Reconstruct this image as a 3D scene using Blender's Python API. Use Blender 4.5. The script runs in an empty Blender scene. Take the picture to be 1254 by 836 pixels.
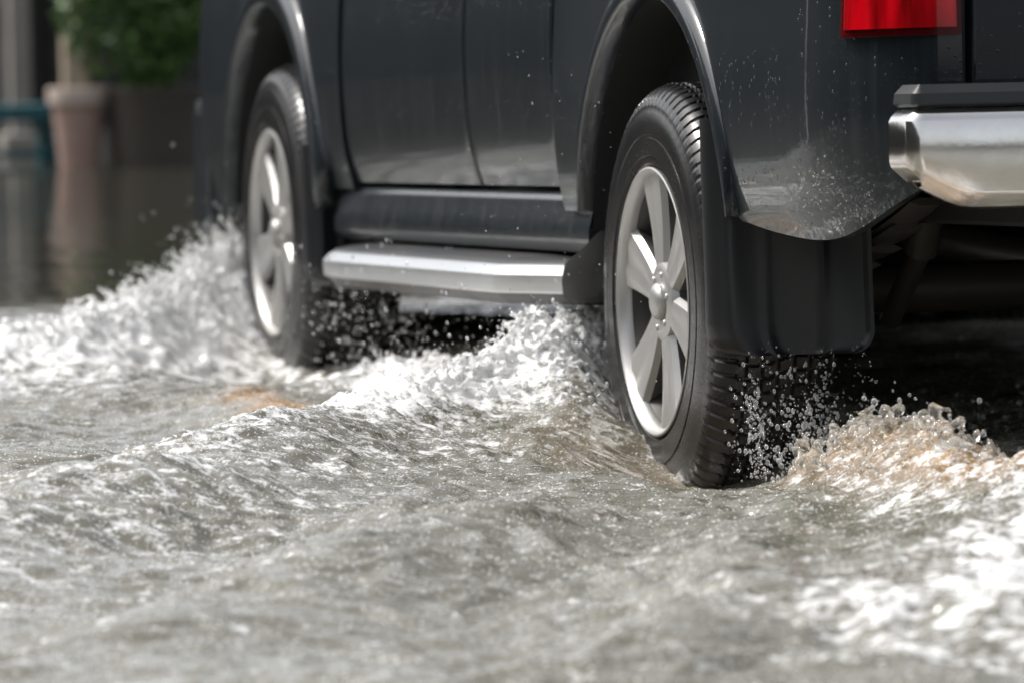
import bpy, bmesh, math, random
import numpy as np
from mathutils import Vector, Matrix
random.seed(7); rng=np.random.default_rng(11)
S=bpy.context.scene; COL=S.collection
try:
    S.view_settings.view_transform='Standard'; S.view_settings.look='None'; S.view_settings.exposure=0
except Exception: pass
rad=math.radians

# ------------------------------------------------------------------ materials
def newmat(name):
    m=bpy.data.materials.new(name); m.use_nodes=True
    nt=m.node_tree; b=nt.nodes['Principled BSDF']
    return m,nt,b
def setp(b,**k):
    names={'col':'Base Color','met':'Metallic','rough':'Roughness','ior':'IOR','trans':'Transmission Weight','coat':'Coat Weight','coatr':'Coat Roughness','spec':'Specular IOR Level','sss':'Subsurface Weight'}
    for a,v in k.items():
        if a=='col': v=(*v,1)
        b.inputs[names[a]].default_value=v
def node(nt,t,**k):
    n=nt.nodes.new(t)
    for a,v in k.items(): setattr(n,a,v)
    return n
def noise(nt,scale,detail=4,rough=.55,vec=None,stretch=None):
    n=node(nt,'ShaderNodeTexNoise'); n.inputs['Scale'].default_value=scale; n.inputs['Detail'].default_value=detail; n.inputs['Roughness'].default_value=rough
    if vec is None:
        g=node(nt,'ShaderNodeNewGeometry'); vec=g.outputs['Position']
    if stretch:
        mp=node(nt,'ShaderNodeMapping'); mp.inputs['Scale'].default_value=stretch
        nt.links.new(vec,mp.inputs['Vector']); vec=mp.outputs['Vector']
    nt.links.new(vec,n.inputs['Vector'])
    return n
def ramp(nt,src,p0,p1,c0=(0,0,0,1),c1=(1,1,1,1)):
    r=node(nt,'ShaderNodeValToRGB'); e=r.color_ramp.elements
    e[0].position=p0;e[0].color=c0;e[1].position=p1;e[1].color=c1
    nt.links.new(src,r.inputs['Fac']); return r
def mixc(nt,fac,a,b):
    m=node(nt,'ShaderNodeMix',data_type='RGBA')
    if isinstance(fac,float): m.inputs[0].default_value=fac
    else: nt.links.new(fac,m.inputs[0])
    for i,v in ((6,a),(7,b)):
        if isinstance(v,tuple): m.inputs[i].default_value=(*v,1) if len(v)==3 else v
        else: nt.links.new(v,m.inputs[i])
    return m.outputs[2]
def math_(nt,op,a,b=None,c=None,clamp=False):
    m=node(nt,'ShaderNodeMath',operation=op); m.use_clamp=clamp
    for i,v in enumerate((a,b,c)):
        if v is None: continue
        if isinstance(v,(int,float)): m.inputs[i].default_value=v
        else: nt.links.new(v,m.inputs[i])
    return m.outputs[0]
def bump(nt,b,h,strength=.3,dist=.01):
    n=node(nt,'ShaderNodeBump'); n.inputs['Distance'].default_value=dist
    if isinstance(strength,float): n.inputs['Strength'].default_value=strength
    else: nt.links.new(strength,n.inputs['Strength'])
    nt.links.new(h,n.inputs['Height']); nt.links.new(n.outputs[0],b.inputs['Normal']); return n
def mapr(nt,src,a,b_,c=0.,d=1.):
    m=node(nt,'ShaderNodeMapRange'); m.inputs[1].default_value=a;m.inputs[2].default_value=b_;m.inputs[3].default_value=c;m.inputs[4].default_value=d
    nt.links.new(src,m.inputs[0]); return m.outputs[0]

def dirty(name,col,rough,met=0,coat=0,dirt_reflcol=(.16,.13,.10),zlo=.45,zhi=.85,amount=.5,speck=True,coatr=.04,bs=.05,film=1.0,beads=0.,spec=.5):
    m,nt,b=newmat(name); setp(b,met=met,coat=coat,coatr=coatr,spec=spec)
    g=node(nt,'ShaderNodeNewGeometry'); sp=node(nt,'ShaderNodeSeparateXYZ'); nt.links.new(g.outputs['Position'],sp.inputs[0])
    zf=mapr(nt,sp.outputs['Z'],zhi,zlo)
    n1=noise(nt,3.5,6,.65); r1=ramp(nt,n1.outputs[0],.42,.75)
    d=math_(nt,'MULTIPLY',math_(nt,'MULTIPLY',zf,film),r1.outputs[0])
    if speck:
        n2=noise(nt,190,2,.5); r2=ramp(nt,n2.outputs[0],.62,.68)
        n3=noise(nt,6,3,.6); r3=ramp(nt,n3.outputs[0],.45,.65)
        s=math_(nt,'MULTIPLY',r2.outputs[0],math_(nt,'MULTIPLY',r3.outputs[0],zf))
        d=math_(nt,'ADD',d,s,clamp=True)
    d=math_(nt,'MULTIPLY',d,amount,clamp=True)
    n4=noise(nt,1,4,.6,stretch=(26,26,1.6)); r4=ramp(nt,n4.outputs[0],.5,.8)
    d=math_(nt,'MAXIMUM',d,math_(nt,'MULTIPLY',r4.outputs[0],math_(nt,'MULTIPLY',zf,amount*.35)))
    nt.links.new(mixc(nt,d,col,dirt_reflcol),b.inputs['Base Color'])
    nt.links.new(mapr(nt,d,0,1,rough,min(1,rough+.35)),b.inputs['Roughness'])
    if coat: nt.links.new(mapr(nt,d,0,.6,coat,.15),b.inputs['Coat Weight'])
    n5=noise(nt,55,3,.5); bn=bump(nt,b,n5.outputs[0],bs,.002)
    if beads:
        vo=node(nt,'ShaderNodeTexVoronoi'); vo.inputs['Scale'].default_value=105; nt.links.new(g.outputs['Position'],vo.inputs['Vector'])
        se=node(nt,'ShaderNodeSeparateColor'); nt.links.new(vo.outputs['Color'],se.inputs[0])
        nb=noise(nt,5,2,.5)
        bead=math_(nt,'MULTIPLY',mapr(nt,vo.outputs['Distance'],.30,.10),math_(nt,'GREATER_THAN',math_(nt,'ADD',se.outputs[0],math_(nt,'MULTIPLY',nb.outputs[0],.35)),1.06))
        bb=bump(nt,b,bead,beads,.003); nt.links.new(bn.outputs[0],bb.inputs['Normal'])
        if coat: nt.links.new(bb.outputs[0],b.inputs['Coat Normal'])
    return m
M_paint=dirty('dark_metallic_paint',(.005,.009,.013),.36,met=.05,coat=.72,zlo=.45,zhi=.95,amount=.6,coatr=.03,film=.10,dirt_reflcol=(.15,.148,.135),bs=.03,beads=.35,spec=.2)
M_plastic=dirty('black_plastic',(.009,.010,.011),.40,dirt_reflcol=(.07,.06,.05),zlo=.2,zhi=.8,amount=.4)
M_flap=dirty('mud_flap_rubber',(.009,.010,.012),.34,dirt_reflcol=(.05,.05,.045),zlo=.1,zhi=.7,amount=.45,film=.4)
M_rubber=dirty('wet_tyre_rubber',(.011,.011,.012),.22,dirt_reflcol=(.08,.07,.055),zlo=0,zhi=1.1,amount=.45,speck=True,bs=.15)
M_alloy=dirty('silver_alloy',(.46,.455,.44),.36,met=.72,dirt_reflcol=(.20,.17,.13),zlo=0,zhi=.9,amount=.45)
M_barrel=dirty('shaded_rim_barrel',(.04,.038,.036),.45,met=.5,dirt_reflcol=(.06,.055,.04),zlo=0,zhi=.9,amount=.6)
M_strip=dirty('brushed_aluminium',(.60,.61,.62),.30,met=.9,dirt_reflcol=(.35,.32,.28),zlo=.2,zhi=.45,amount=.3)
M_chrome=dirty('chrome',(.74,.74,.73),.10,met=1,dirt_reflcol=(.40,.23,.10),zlo=.5,zhi=.78,amount=.9,bs=.10)  # warm brown low on the chrome: dirt plus a water reflection painted in
M_under,nt,b=newmat('underbody_black'); setp(b,col=(.007,.007,.007),rough=.7)
M_iron,nt,b=newmat('dull_iron'); setp(b,col=(.09,.08,.07),rough=.5,met=.3)
M_disc,nt,b=newmat('brake_steel'); setp(b,col=(.035,.032,.03),rough=.5,met=.6)
M_glass,nt,b=newmat('tinted_glass'); setp(b,col=(.01,.012,.014),rough=.03,coat=1)
M_lampred,nt,b=newmat('red_lamp_lens'); setp(b,rough=.12,coat=.25,coatr=.02,ior=1.4)
n=noise(nt,1,2,.5,stretch=(30,30,5)); 
nt.links.new(mixc(nt,ramp(nt,n.outputs[0],.35,.65).outputs[0],(.16,.0006,.002),(.48,.001,.006)),b.inputs['Base Color'])
M_lampedge,nt,b=newmat('dark_red_lens'); setp(b,col=(.05,.001,.002),rough=.2,ior=1.3)
M_lampclear,nt,b=newmat('clear_lamp'); setp(b,col=(.7,.7,.7),rough=.1,met=.6)

# ------------------------------------------------------------------ mesh helpers
def link(o,parent=None):
    COL.objects.link(o)
    if parent is not None:
        o.parent=parent; o.matrix_parent_inverse=Matrix.Translation(-Vector(parent.location)) if parent.type=='EMPTY' and parent.get('rootlike') else Matrix.Identity(4)
    return o
def mk(name,V,F,mat,parent=None,smooth=True,recalc=True,bev=0,rake=False,angle=35):
    V=[tuple(v) for v in V]
    if rake: V=[(x,y,z-.025*(y-.6)) for x,y,z in V]
    me=bpy.data.meshes.new(name); me.from_pydata(V,[],F); me.materials.append(mat)
    if recalc:
        bm=bmesh.new(); bm.from_mesh(me); bmesh.ops.recalc_face_normals(bm,faces=bm.faces[:]); bm.to_mesh(me); bm.free()
    o=bpy.data.objects.new(name,me)
    if smooth:
        me.polygons.foreach_set('use_smooth',[True]*len(me.polygons))
        try: me.set_sharp_from_angle(angle=rad(angle))
        except Exception: pass
    if bev:
        md=o.modifiers.new('bevel','BEVEL'); md.width=bev; md.segments=3; md.limit_method='ANGLE'; md.angle_limit=rad(40)
    link(o,parent); return o
def join(parts):
    V=[];F=[]
    for v,f in parts:
        k=len(V); V+=list(v); F+=[tuple(i+k for i in q) for q in f]
    return V,F
def box(x0,x1,y0,y1,z0,z1):
    V=[(x,y,z) for x in(x0,x1) for y in(y0,y1) for z in(z0,z1)]
    return V,[(0,1,3,2),(4,6,7,5),(0,4,5,1),(2,3,7,6),(0,2,6,4),(1,5,7,3)]
def tube(path,rs,n=14,cap=True):
    V=[];F=[]
    if not hasattr(rs,'__len__'): rs=[rs]*len(path)
    P=[Vector(p) for p in path]; 
    for i,p in enumerate(P):
        d=(P[min(i+1,len(P)-1)]-P[max(i-1,0)]).normalized()
        a=Vector((0,0,1)) if abs(d.z)<.9 else Vector((1,0,0))
        u=d.cross(a).normalized(); w=d.cross(u)
        for k in range(n):
            t=2*math.pi*k/n; V.append(tuple(p+(u*math.cos(t)+w*math.sin(t))*rs[i]))
    for i in range(len(P)-1):
        for k in range(n): F.append((i*n+k,i*n+(k+1)%n,(i+1)*n+(k+1)%n,(i+1)*n+k))
    if cap: F.append(tuple(range(n))); F.append(tuple(range((len(P)-1)*n,len(P)*n)))
    return V,F
def lathex(prof,n=64,disp=None,closed=False,cap=False):
    V=[];F=[];m=len(prof)
    for k in range(n):
        t=2*math.pi*k/n
        for j,(x,r) in enumerate(prof):
            rr=r-(disp(t,x,r,j) if disp else 0); V.append((x,rr*math.cos(t),rr*math.sin(t)))
    for k in range(n):
        k2=(k+1)%n
        for j in range(m-1 if not closed else m):
            j2=(j+1)%m; F.append((k*m+j,k*m+j2,k2*m+j2,k2*m+j))
    if cap: F.append(tuple(k*m for k in range(n))); F.append(tuple(k*m+m-1 for k in range(n)))
    return V,F
def sweep(path,prof,cap=True):
    V=[];F=[];m=len(prof)
    for (x,y,nx,ny) in path:
        for o,z in prof: V.append((x+nx*o,y+ny*o,z))
    for i in range(len(path)-1):
        for j in range(m): j2=(j+1)%m; F.append((i*m+j,i*m+j2,(i+1)*m+j2,(i+1)*m+j))
    if cap: F.append(tuple(range(m))); F.append(tuple(range((len(path)-1)*m,len(path)*m)))
    return V,F
def shell(cols,zb,zt,nz,off,th=.02):
    nc=len(cols);V=[]
    for L in (0,1):
        for i,(x,y,nx,ny) in enumerate(cols):
            for j in range(nz+1):
                z=zb[i]+(zt[i]-zb[i])*j/nz; o=off(z,i)+L*th
                V.append((x-nx*o,y-ny*o,z))
    n1=nc*(nz+1);F=[]
    idx=lambda L,i,j:L*n1+i*(nz+1)+j
    for i in range(nc-1):
        for j in range(nz):
            F.append((idx(0,i,j),idx(0,i+1,j),idx(0,i+1,j+1),idx(0,i,j+1)))
            F.append((idx(1,i,j),idx(1,i,j+1),idx(1,i+1,j+1),idx(1,i+1,j)))
        F.append((idx(0,i,0),idx(1,i,0),idx(1,i+1,0),idx(0,i+1,0)))
        F.append((idx(0,i,nz),idx(0,i+1,nz),idx(1,i+1,nz),idx(1,i,nz)))
    for j in range(nz):
        F.append((idx(0,0,j),idx(0,0,j+1),idx(1,0,j+1),idx(1,0,j)))
        F.append((idx(0,nc-1,j),idx(1,nc-1,j),idx(1,nc-1,j+1),idx(0,nc-1,j+1)))
    return V,F
XM=1.8
def mir(VF):
    V,F=VF
    return [(XM-x,y,z) for x,y,z in V],[tuple(reversed(f)) for f in F]

# ------------------------------------------------------------------ truck
truck=bpy.data.objects.new('pickup_truck',None); truck.location=(.9,1.6,0); truck['rootlike']=1
COL.objects.link(truck); truck.empty_display_size=.5
truck['label']='dark grey crew cab pickup truck driving through floodwater'; truck['category']='pickup truck'
T=truck
def both(name,VF,mat,**k):
    a=mk(name,*VF,mat,T,rake=True,**k); b=mk(name,*mir(VF),mat,T,rake=True,**k); return a,b
def interp(z,tab):
    zs=[t[0] for t in tab]; os_=[t[1] for t in tab]
    return float(np.mean([np.interp(z+d,zs,os_) for d in (-.05,-.035,-.02,-.01,0,.01,.02,.035,.05)]))
BED=[(.36,.075),(.42,.048),(.46,.030),(.50,.018),(.55,.009),(.61,.003),(.67,.0),(.74,0),(.80,.003),(.90,.008),(1.0,.012),(1.1,.02),(1.2,.035)]
DOOR=[(.50,.05),(.535,.036),(.57,.022),(.62,.01),(.70,.004),(.80,.0),(.90,.004),(1.0,.014),(1.07,.03)]
yc,zc,R=-.03,.385,.500
cols=[];zb=[];zt=[]
def add(x,y,nx,ny,b,t): cols.append((x,y,nx,ny)); zb.append(b); zt.append(t)
th0=math.asin((.49-zc)/R)
for y in (.64,.60,.56,.52,.49): add(0,y,-1,0,.49,1.2)
for k in range(41):
    t=th0+(math.pi-2*th0)*k/40; add(0,yc+R*math.cos(t),-1,0,zc+R*math.sin(t),1.2)
ye=yc-R*math.cos(th0)
def botz(s):
    return float(np.mean([np.interp(s+q,[0,.15,.30,.42,.52,.60,.70,.80,.90],[.487,.470,.460,.455,.459,.474,.502,.537,.567]) for q in (-.06,-.03,0,.03,.06)]))
CA,CB,CY=.17,.42,-.83
for k in range(1,17):
    y=ye+(CY-ye)*k/16
    add(0,y,-1,0,botz(ye-y),1.2)
def corner(f):
    nx,ny=-math.cos(f)/CA,-math.sin(f)/CB; L=math.hypot(nx,ny)
    return CA-CA*math.cos(f),CY-CB*math.sin(f),nx/L,ny/L
for k in range(1,31):
    f=math.pi/2*k/30; x,y,nx,ny=corner(f); add(x,y,nx,ny,botz(ye-y+x*.9),1.2)
add(.183,CY-CB,0,-1,botz(ye-CY+CB+.17),1.2)
both('bed_side_panel',shell(cols,zb,zt,44,lambda z,i:interp(z,BED)),M_paint,angle=60)
# fender
yf,zf_,Rf=3.26,.44,.505
cols=[];zb=[];zt=[]
th0=math.asin((.50-zf_)/Rf)
for y in (2.508,2.56,2.62,2.70): add(0,y,-1,0,.52,1.04)
for k in range(41):
    t=th0+(math.pi-2*th0)*(k)/40; add(0,yf-Rf*math.cos(t),-1,0,zf_+Rf*math.sin(t),1.06)
for k in range(1,5): add(0,yf+Rf+.07*k,-1,0,.44,1.05)
y9=cols[-1][1]
for k in range(1,11):
    f=math.pi/2*k/10*.8; add(.3-.3*math.cos(f),y9+.3*math.sin(f),-math.cos(f),math.sin(f),.44,1.0)
both('front_fender',shell(cols,zb,zt,30,lambda z,i:interp(z,DOOR)*.8),M_paint,angle=45)
def flare(yc,zc,R,a0,a1,wd=.036,pr_=.022,fade=14):
    base=[(-.004,.04),(-.003,-.3),(.001,-.62),(.006,-.80),(.3,-.95),(.6,-.80),(1.0,-.25),(1.25,.1)]
    V=[];F=[];n=64;m=len(base)+1
    for k in range(n+1):
        ad=a0+(a1-a0)*k/n; t=rad(ad)
        e=min(1,(ad-a0)/fade,(a1-ad)/fade); e=math.sin(max(0,e)*math.pi/2)
        w_=wd*(.15+.85*e)
        for q,(r,x) in enumerate(base):
            rr=R+(r*(.2+.8*e) if q<4 else r*w_); xx=x if q==0 else (x*pr_*(.05+.95*e)-.001 if x<0 else .012)
            V.append((xx,yc+rr*math.cos(t),zc+rr*math.sin(t)))
        V.append((.04,yc+(R+w_)*math.cos(t),zc+(R+w_)*math.sin(t)))
    for k in range(n):
        for j in range(m): j2=(j+1)%m; F.append((k*m+j,k*m+j2,(k+1)*m+j2,(k+1)*m+j))
    F.append(tuple(range(m)));F.append(tuple(range(n*m,n*m+m)))
    return V,F
both('fender_flare',flare(yc,zc,R,12.2,167.8,.045,.009,24),M_paint,angle=80)
both('fender_flare',flare(yf,zf_,Rf,4,176,.070,.014,10),M_paint,angle=80)
def doorshell(y0,y1,zbf):
    cols=[];zb=[];zt=[]
    ys=[y0,y0+.006,y0+.02]+list(np.linspace(y0+.06,y1-.06,14))+[y1-.02,y1-.006,y1]
    for y in ys:
        cols.append((0,y,-1,0)); zb.append(zbf(y)); zt.append(1.07)
    e=len(ys)-1
    return shell(cols,zb,zt,34,lambda z,i:interp(z,DOOR)+(.006 if i in(0,e) else (.0015 if i in (1,e-1) else 0))+.004,th=.03)
for y0,y1 in ((.672,1.36),(1.374,2.50)):
    for mirror in (0,1):
        VF=doorshell(y0,y1,lambda y:.535)
        if mirror: VF=mir(VF)
        d=mk('door',*VF,M_paint,T,rake=True)
        yh=y0+.16
        H=tube([(-.0,yh-.09,.99),(-.035,yh-.075,.99),(-.038,yh+.06,.99),(-.0,yh+.08,.99)],.011,8)
        zt_=1.66
        W=([(.034,y0+.05,1.08),(.034,y1-.04,1.08),(.165,min(y1-.04,2.02),zt_),(.165,y0+.12,zt_),(.05,y0+.05,1.08),(.05,y1-.04,1.08),(.18,min(y1-.04,2.02),zt_),(.18,y0+.12,zt_)],
           [(0,1,2,3),(7,6,5,4),(0,4,5,1),(1,5,6,2),(2,6,7,3),(3,7,4,0)])
        if mirror: H=mir(H);W=mir(W)
        for nm,vf,mt in (('handle',H,M_chrome),('window',W,M_glass)):
            o=mk(nm,*vf,mt,None,rake=True,smooth=nm=='handle'); o.parent=d
def ring(y0,y1,x,z): return [(x,y0,z),(x,y1,z),(XM-x,y1,z),(XM-x,y0,z)]
V=ring(.675,2.75,.05,1.05)+ring(.70,2.55,.06,1.12)+ring(.76,2.08,.175,1.64)+ring(.82,2.0,.23,1.71)+ring(.95,1.85,.4,1.735)
F=[]
for l in range(4):
    for k in range(4): F.append((l*4+k,l*4+(k+1)%4,(l+1)*4+(k+1)%4,(l+1)*4+k))
F.append((16,17,18,19)); F.append((0,1,2,3))
mk('cab_roof',V,F,M_paint,T,rake=True,bev=.02)
mk('rear_window',*box(.3,1.5,.66,.69,1.15,1.6),M_glass,T,rake=True)
mk('windscreen',[(.14,2.66,1.12),(1.66,2.66,1.12),(1.56,2.13,1.64),(.24,2.13,1.64),(.14,2.6,1.10),(1.66,2.6,1.10),(1.56,2.07,1.62),(.24,2.07,1.62)],[(0,1,2,3),(7,6,5,4),(0,4,5,1),(1,5,6,2),(2,6,7,3),(3,7,4,0)],M_glass,T,rake=True,smooth=False)
V=[];F=[];ny,nx=14,16
for i in range(ny+1):
    for j in range(nx+1):
        s=j/nx*2-1; y=2.66+(4.24-2.66)*i/ny
        x=.9+s*(.86-.10*(i/ny)**3); z=1.13-.09*(i/ny)**2-.07*abs(s)**3+(.015 if abs(s)<.35 else 0)
        V.append((x,y,z))
for i in range(ny):
    for j in range(nx): a=i*(nx+1)+j; F.append((a,a+1,a+nx+2,a+nx+1))
mk('hood',V,F,M_paint,T,rake=True,recalc=False)
mk('grille',*join([box(.45,1.35,4.26,4.31,.78,1.0)]+[box(.47,1.33,4.31,4.325,.80+.06*i,.825+.06*i) for i in range(3)]),M_chrome,T,rake=True,bev=.006)
for m_ in (0,1):
    vf=box(.12,.42,4.19,4.27,.82,.99); mk('headlight',*(mir(vf) if m_ else vf),M_lampclear,T,rake=True,bev=.03)
mk('front_bumper',*box(.04,1.76,4.14,4.44,.36,.76),M_paint,T,rake=True,bev=.07)
prof=[(-.03,.405),(.000,.412),(.006,.43),(.005,.455),(.0,.475),(-.004,.49),(-.008,.505),(-.012,.522),(-.03,.528),(-.06,.528),(-.06,.405)]
both('rocker_panel',sweep([(.035,y,-1,0) for y in np.linspace(.50,2.70,12)],prof),M_paint,angle=60)
mk('underbody',*join([box(.07,1.73,.55,2.66,.46,.53),box(.36,1.44,-1.12,.55,.54,.60),box(.07,1.73,3.80,4.15,.34,.55),box(.38,1.42,2.66,3.80,.42,.56),box(.5,1.3,3.5,4.1,.24,.36),box(.56,1.24,1.2,2.6,.30,.46)]),M_under,T,rake=True,bev=.01)
mk('cargo_bed',*join([box(.14,1.66,-1.14,.62,.62,.66),box(.14,1.66,.58,.62,.66,1.18),box(.14,.17,-1.14,.58,.66,1.19),box(1.63,1.66,-1.14,.58,.66,1.19),box(.05,.14,-.75,.58,1.17,1.20),box(1.66,1.75,-.75,.58,1.17,1.20)]),M_plastic,T,rake=True)
def liner(yc,zc,R):
    V=[];F=[];n=30
    pr=[(.028,R-.004),(.36,R-.004),(.362,.05)]
    for k in range(n+1):
        t=rad(8+154*k/n)
        for x,r in pr: V.append((x,yc+r*math.cos(t),zc+r*math.sin(t)))
    for k in range(n):
        for j in range(2): F.append((k*3+j,k*3+j+1,(k+1)*3+j+1,(k+1)*3+j))
    return V,F
both('wheel_arch_liner',liner(yc,zc,R),M_under,recalc=False)
both('wheel_arch_liner',liner(yf,zf_,Rf),M_under,recalc=False)
mk('tailgate',*join([box(.196,1.604,-1.262,-1.22,.60,1.18),box(.5,1.3,-1.272,-1.262,.86,1.06)]),M_paint,T,rake=True,bev=.012)
mk('rear_sill',*join([box(.186,1.614,-1.235,-1.15,.52,.592)]),M_plastic,T,rake=True,bev=.006)
def lamp(z0,z1,out,ins):
    cs=[];f0=rad(38+ins*250)
    for k in range(0,17):
        cs.append(corner(f0+(math.pi/2-f0)*k/16))
    if ins<.005: cs.append((.180,CY-CB,0,-1))
    n=len(cs)
    return shell(cs,[z0]*n,[z1]*n,12,lambda z,i:(interp(z,BED)-out-(.004 if (0<i<n-1) else 0)),th=.02)
a,b_=both('tail_light',lamp(.785,1.14,.010,0),M_lampedge)
for o,m_ in ((a,0),(b_,1)):
    vf=lamp(.797,1.12,.016,.012); vf=mir(vf) if m_ else vf
    c=mk('lens',*vf,M_lampred,None,rake=True); c.parent=o
prof=[(-.10,.545),(-.055,.514),(-.035,.508),(-.016,.512),(.004,.530),(.007,.537),(.008,.60),(.008,.648),(.004,.656),(-.006,.666),(-.012,.668),(-.10,.668)]
P=[];r_=.018;x0_=.050
P=[(x0_,-1.30,-1,0),(x0_,-1.34,-1,0)]
for k in range(0,9):
    f=math.pi/2*k/8; P.append((x0_+r_-r_*math.cos(f),-1.382-r_*math.sin(f),-math.cos(f),-math.sin(f)))
for x in list(np.linspace(x0_+.04,x0_+.14,8))+list(np.linspace(x0_+.2,.9,8)): P.append((x,-1.40-.04*math.sin(min(1,max(0,x-.093)/.5)*math.pi/2),0,-1))
full=P+[(XM-x,y,-nx,ny) for x,y,nx,ny in reversed(P[:-1])]
V=[];F=[];m=len(prof)
for i,(x,y,nx,ny) in enumerate(full):
    e=min(x,XM-x)-x0_; lift=.045*max(0,1-e/.10)**1.3
    for o,z in prof:
        zz=z+lift*max(0,min(1,(.60-z)/.06)); oo=max(o,-.02) if (abs(nx)>.5) else o
        V.append((x+nx*oo,y+ny*oo,zz))
for i in range(len(full)-1):
    for j in range(m): j2=(j+1)%m; F.append((i*m+j,i*m+j2,(i+1)*m+j2,(i+1)*m+j))
F.append(tuple(range(m)));F.append(tuple(range((len(full)-1)*m,len(full)*m)))
bumper=mk('rear_bumper',V,F,M_chrome,T,rake=True,angle=28)
pad=[(-.10,.670),(-.006,.671),(.0,.676),(-.002,.692),(-.012,.702),(-.10,.706)]
V,F=sweep(full,[(max(o,-.016),z) for o,z in pad]); 
c=mk('bumper_step_pad',V,F,M_plastic,None,rake=True); c.parent=bumper
mk('bumper_top_plate',*box(.09,1.71,-1.37,-1.262,.672,.69),M_plastic,T,rake=True)
for m_ in (0,1):
    vf=box(.42,.50,-1.36,-1.1,.53,.60); mk('bumper_bracket',*(mir(vf) if m_ else vf),M_iron,T,rake=True,bev=.005)
def poly(pts,side=-1):
    P=[Vector(p) for p in pts];out=[]
    for i,q in enumerate(P):
        d=(P[min(i+1,len(P)-1)]-P[max(i-1,0)]).normalized(); n=Vector((d.y,-d.x))
        if n.x>0 and abs(n.x)>.05: n=-n
        out.append((q.x,q.y,n.x,n.y))
    return out
pts=[(-.015,2.440),(-.055,2.40),(-.078,2.33),(-.085,2.22),(-.085,1.6),(-.085,1.1),(-.085,.80),(-.081,.780),(-.053,.70),(-.022,.615),(.005,.535)]
pl=poly(pts)
strip=[(-.02,.332),(-.004,.334),(.0005,.338),(.002,.355),(.002,.369),(-.003,.375),(-.016,.386),(-.022,.389),(-.022,.332)]
deckprof=[(-.006,.334),(-.018,.386),(-.026,.393),(-.05,.398),(-.10,.402),(-.16,.406),(-.19,.408),(-.19,.32),(-.1,.31),(-.03,.312)]
V,F=sweep(pl,[(o,z) for o,z in deckprof])
V=[(min(x,.10),y,z) for x,y,z in V]
for m_ in (0,1):
    vf=(V,F) if not m_ else mir((V,F))
    o=mk('side_step',*vf,M_plastic,T,rake=True,angle=50)
    vs=sweep(pl,strip); vs=vs if not m_ else mir(vs)
    c=mk('step_trim',*vs,M_strip,None,rake=True,angle=12); c.parent=o
    Vc=[];Fc=[];rows=[(.560,-.006,.318,.400,.402),(.535,.002,.316,.412,.425),(.505,.016,.318,.430,.455),(.480,.035,.325,.455,.480),(.465,.055,.335,.475,.492),(.458,.085,.35,.485,.495)]
    for (yy,xx,zb_,zm,ztp) in rows:
        Vc+=[(xx+.01,yy,zb_),(xx,yy,zb_+.012),(xx-.003,yy,(zb_+zm)/2),(xx+.004,yy,zm-.008),(xx+.02,yy,zm),(.115,yy,ztp),(.115,yy,zb_)]
    for i in range(len(rows)-1):
        for j in range(7): j2=(j+1)%7; Fc.append((i*7+j,i*7+j2,(i+1)*7+j2,(i+1)*7+j))
    Fc.append(tuple(range(7)));Fc.append(tuple(range(35,42)))
    ve=(Vc,Fc) if not m_ else mir((Vc,Fc))
    c=mk('end_cap',*ve,M_plastic,None,rake=True,angle=50); c.parent=o
def flapgeo(x0,x1,y,z0,z1,r,lean=.03,curl=.05):
    nz=14;V=[];F=[]
    zz=sorted(set([round(z0+ (z1-z0)*(i/nz)**1.3,4) for i in range(nz+1)]+[round(z0+r*(1-math.cos(k*math.pi/12)),4) for k in range(7)]))
    nxx=40
    for L in (0,1):
        for z in zz:
            xl=x0+(r-math.sqrt(max(0,r*r-(z0+r-z)**2)) if z<z0+r else 0)
            rr=r*.8; xr=x1-(rr-math.sqrt(max(0,rr*rr-(z0+rr-z)**2)) if z<z0+rr else 0)
            for j in range(nxx+1):
                u=j/nxx; x=xl+(xr-xl)*u
                ridge=.005*math.exp(-((u-.34)/.03)**2)+.005*math.exp(-((u-.70)/.03)**2)+(.006 if (u<.03 or u>.97) else 0)
                yy=y-ridge*(1-L)+L*.010 - lean*(1-(z-z0)/(z1-z0)) + .012*math.sin(u*math.pi)+.006*math.sin(u*9+z*12)*(1-(z-z0)/(z1-z0))
                if u<.15: yy+=curl*(1-u/.15)**2
                V.append((x,yy,z))
    nr=len(zz);N=nr*(nxx+1)
    for i in range(nr-1):
        for j in range(nxx):
            a=i*(nxx+1)+j
            F.append((a,a+1,a+nxx+2,a+nxx+1)); F.append((N+a,N+a+nxx+1,N+a+nxx+2,N+a+1))
        for j in (0,nxx):
            a=i*(nxx+1)+j; F.append((a,a+nxx+1,N+a+nxx+1,N+a))
    for j in range(nxx):
        a=j;F.append((a,N+a,N+a+1,a+1)); a=(nr-1)*(nxx+1)+j;F.append((a,a+1,N+a+1,N+a))
    return V,F
both('mud_flap',flapgeo(-.010,.275,-.460,.25,.66,.05,.02,.05),M_flap)
both('mud_flap',flapgeo(-.02,.22,2.76,.30,.62,.05,.02),M_flap)
parts=[box(.36,.44,-1.15,3.9,.47,.56),box(1.36,1.44,-1.15,3.9,.47,.56)]
mk('chassis_frame',*join(parts+[box(.36,1.44,y,y+.08,.48,.55) for y in (-1.1,-.55,.4,1.3,2.3)]),M_under,T,rake=True,bev=.008)
V,F=lathex([(.72,.05),(.78,.10),(.86,.14),(.94,.14),(1.02,.10),(1.08,.05)],24)
mk('rear_axle',*join([tube([(.22,-.03,.36),(1.58,-.03,.36)],.045,16),([(x,y-.03,z+.36) for x,y,z in V],F)]),M_iron,T)
def leaf(x):
    out=[]
    for l in range(4):
        L=.62-.12*l; ys=np.linspace(-L,L,20)
        out.append(tube([(x,y,.44-l*.014+.10*(y/.62)**2) for y in ys],.008,6))
    V,F=join(out); V=[(x+(vx-x)*4.0,vy,vz) for vx,vy,vz in V]
    return V,F
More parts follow.
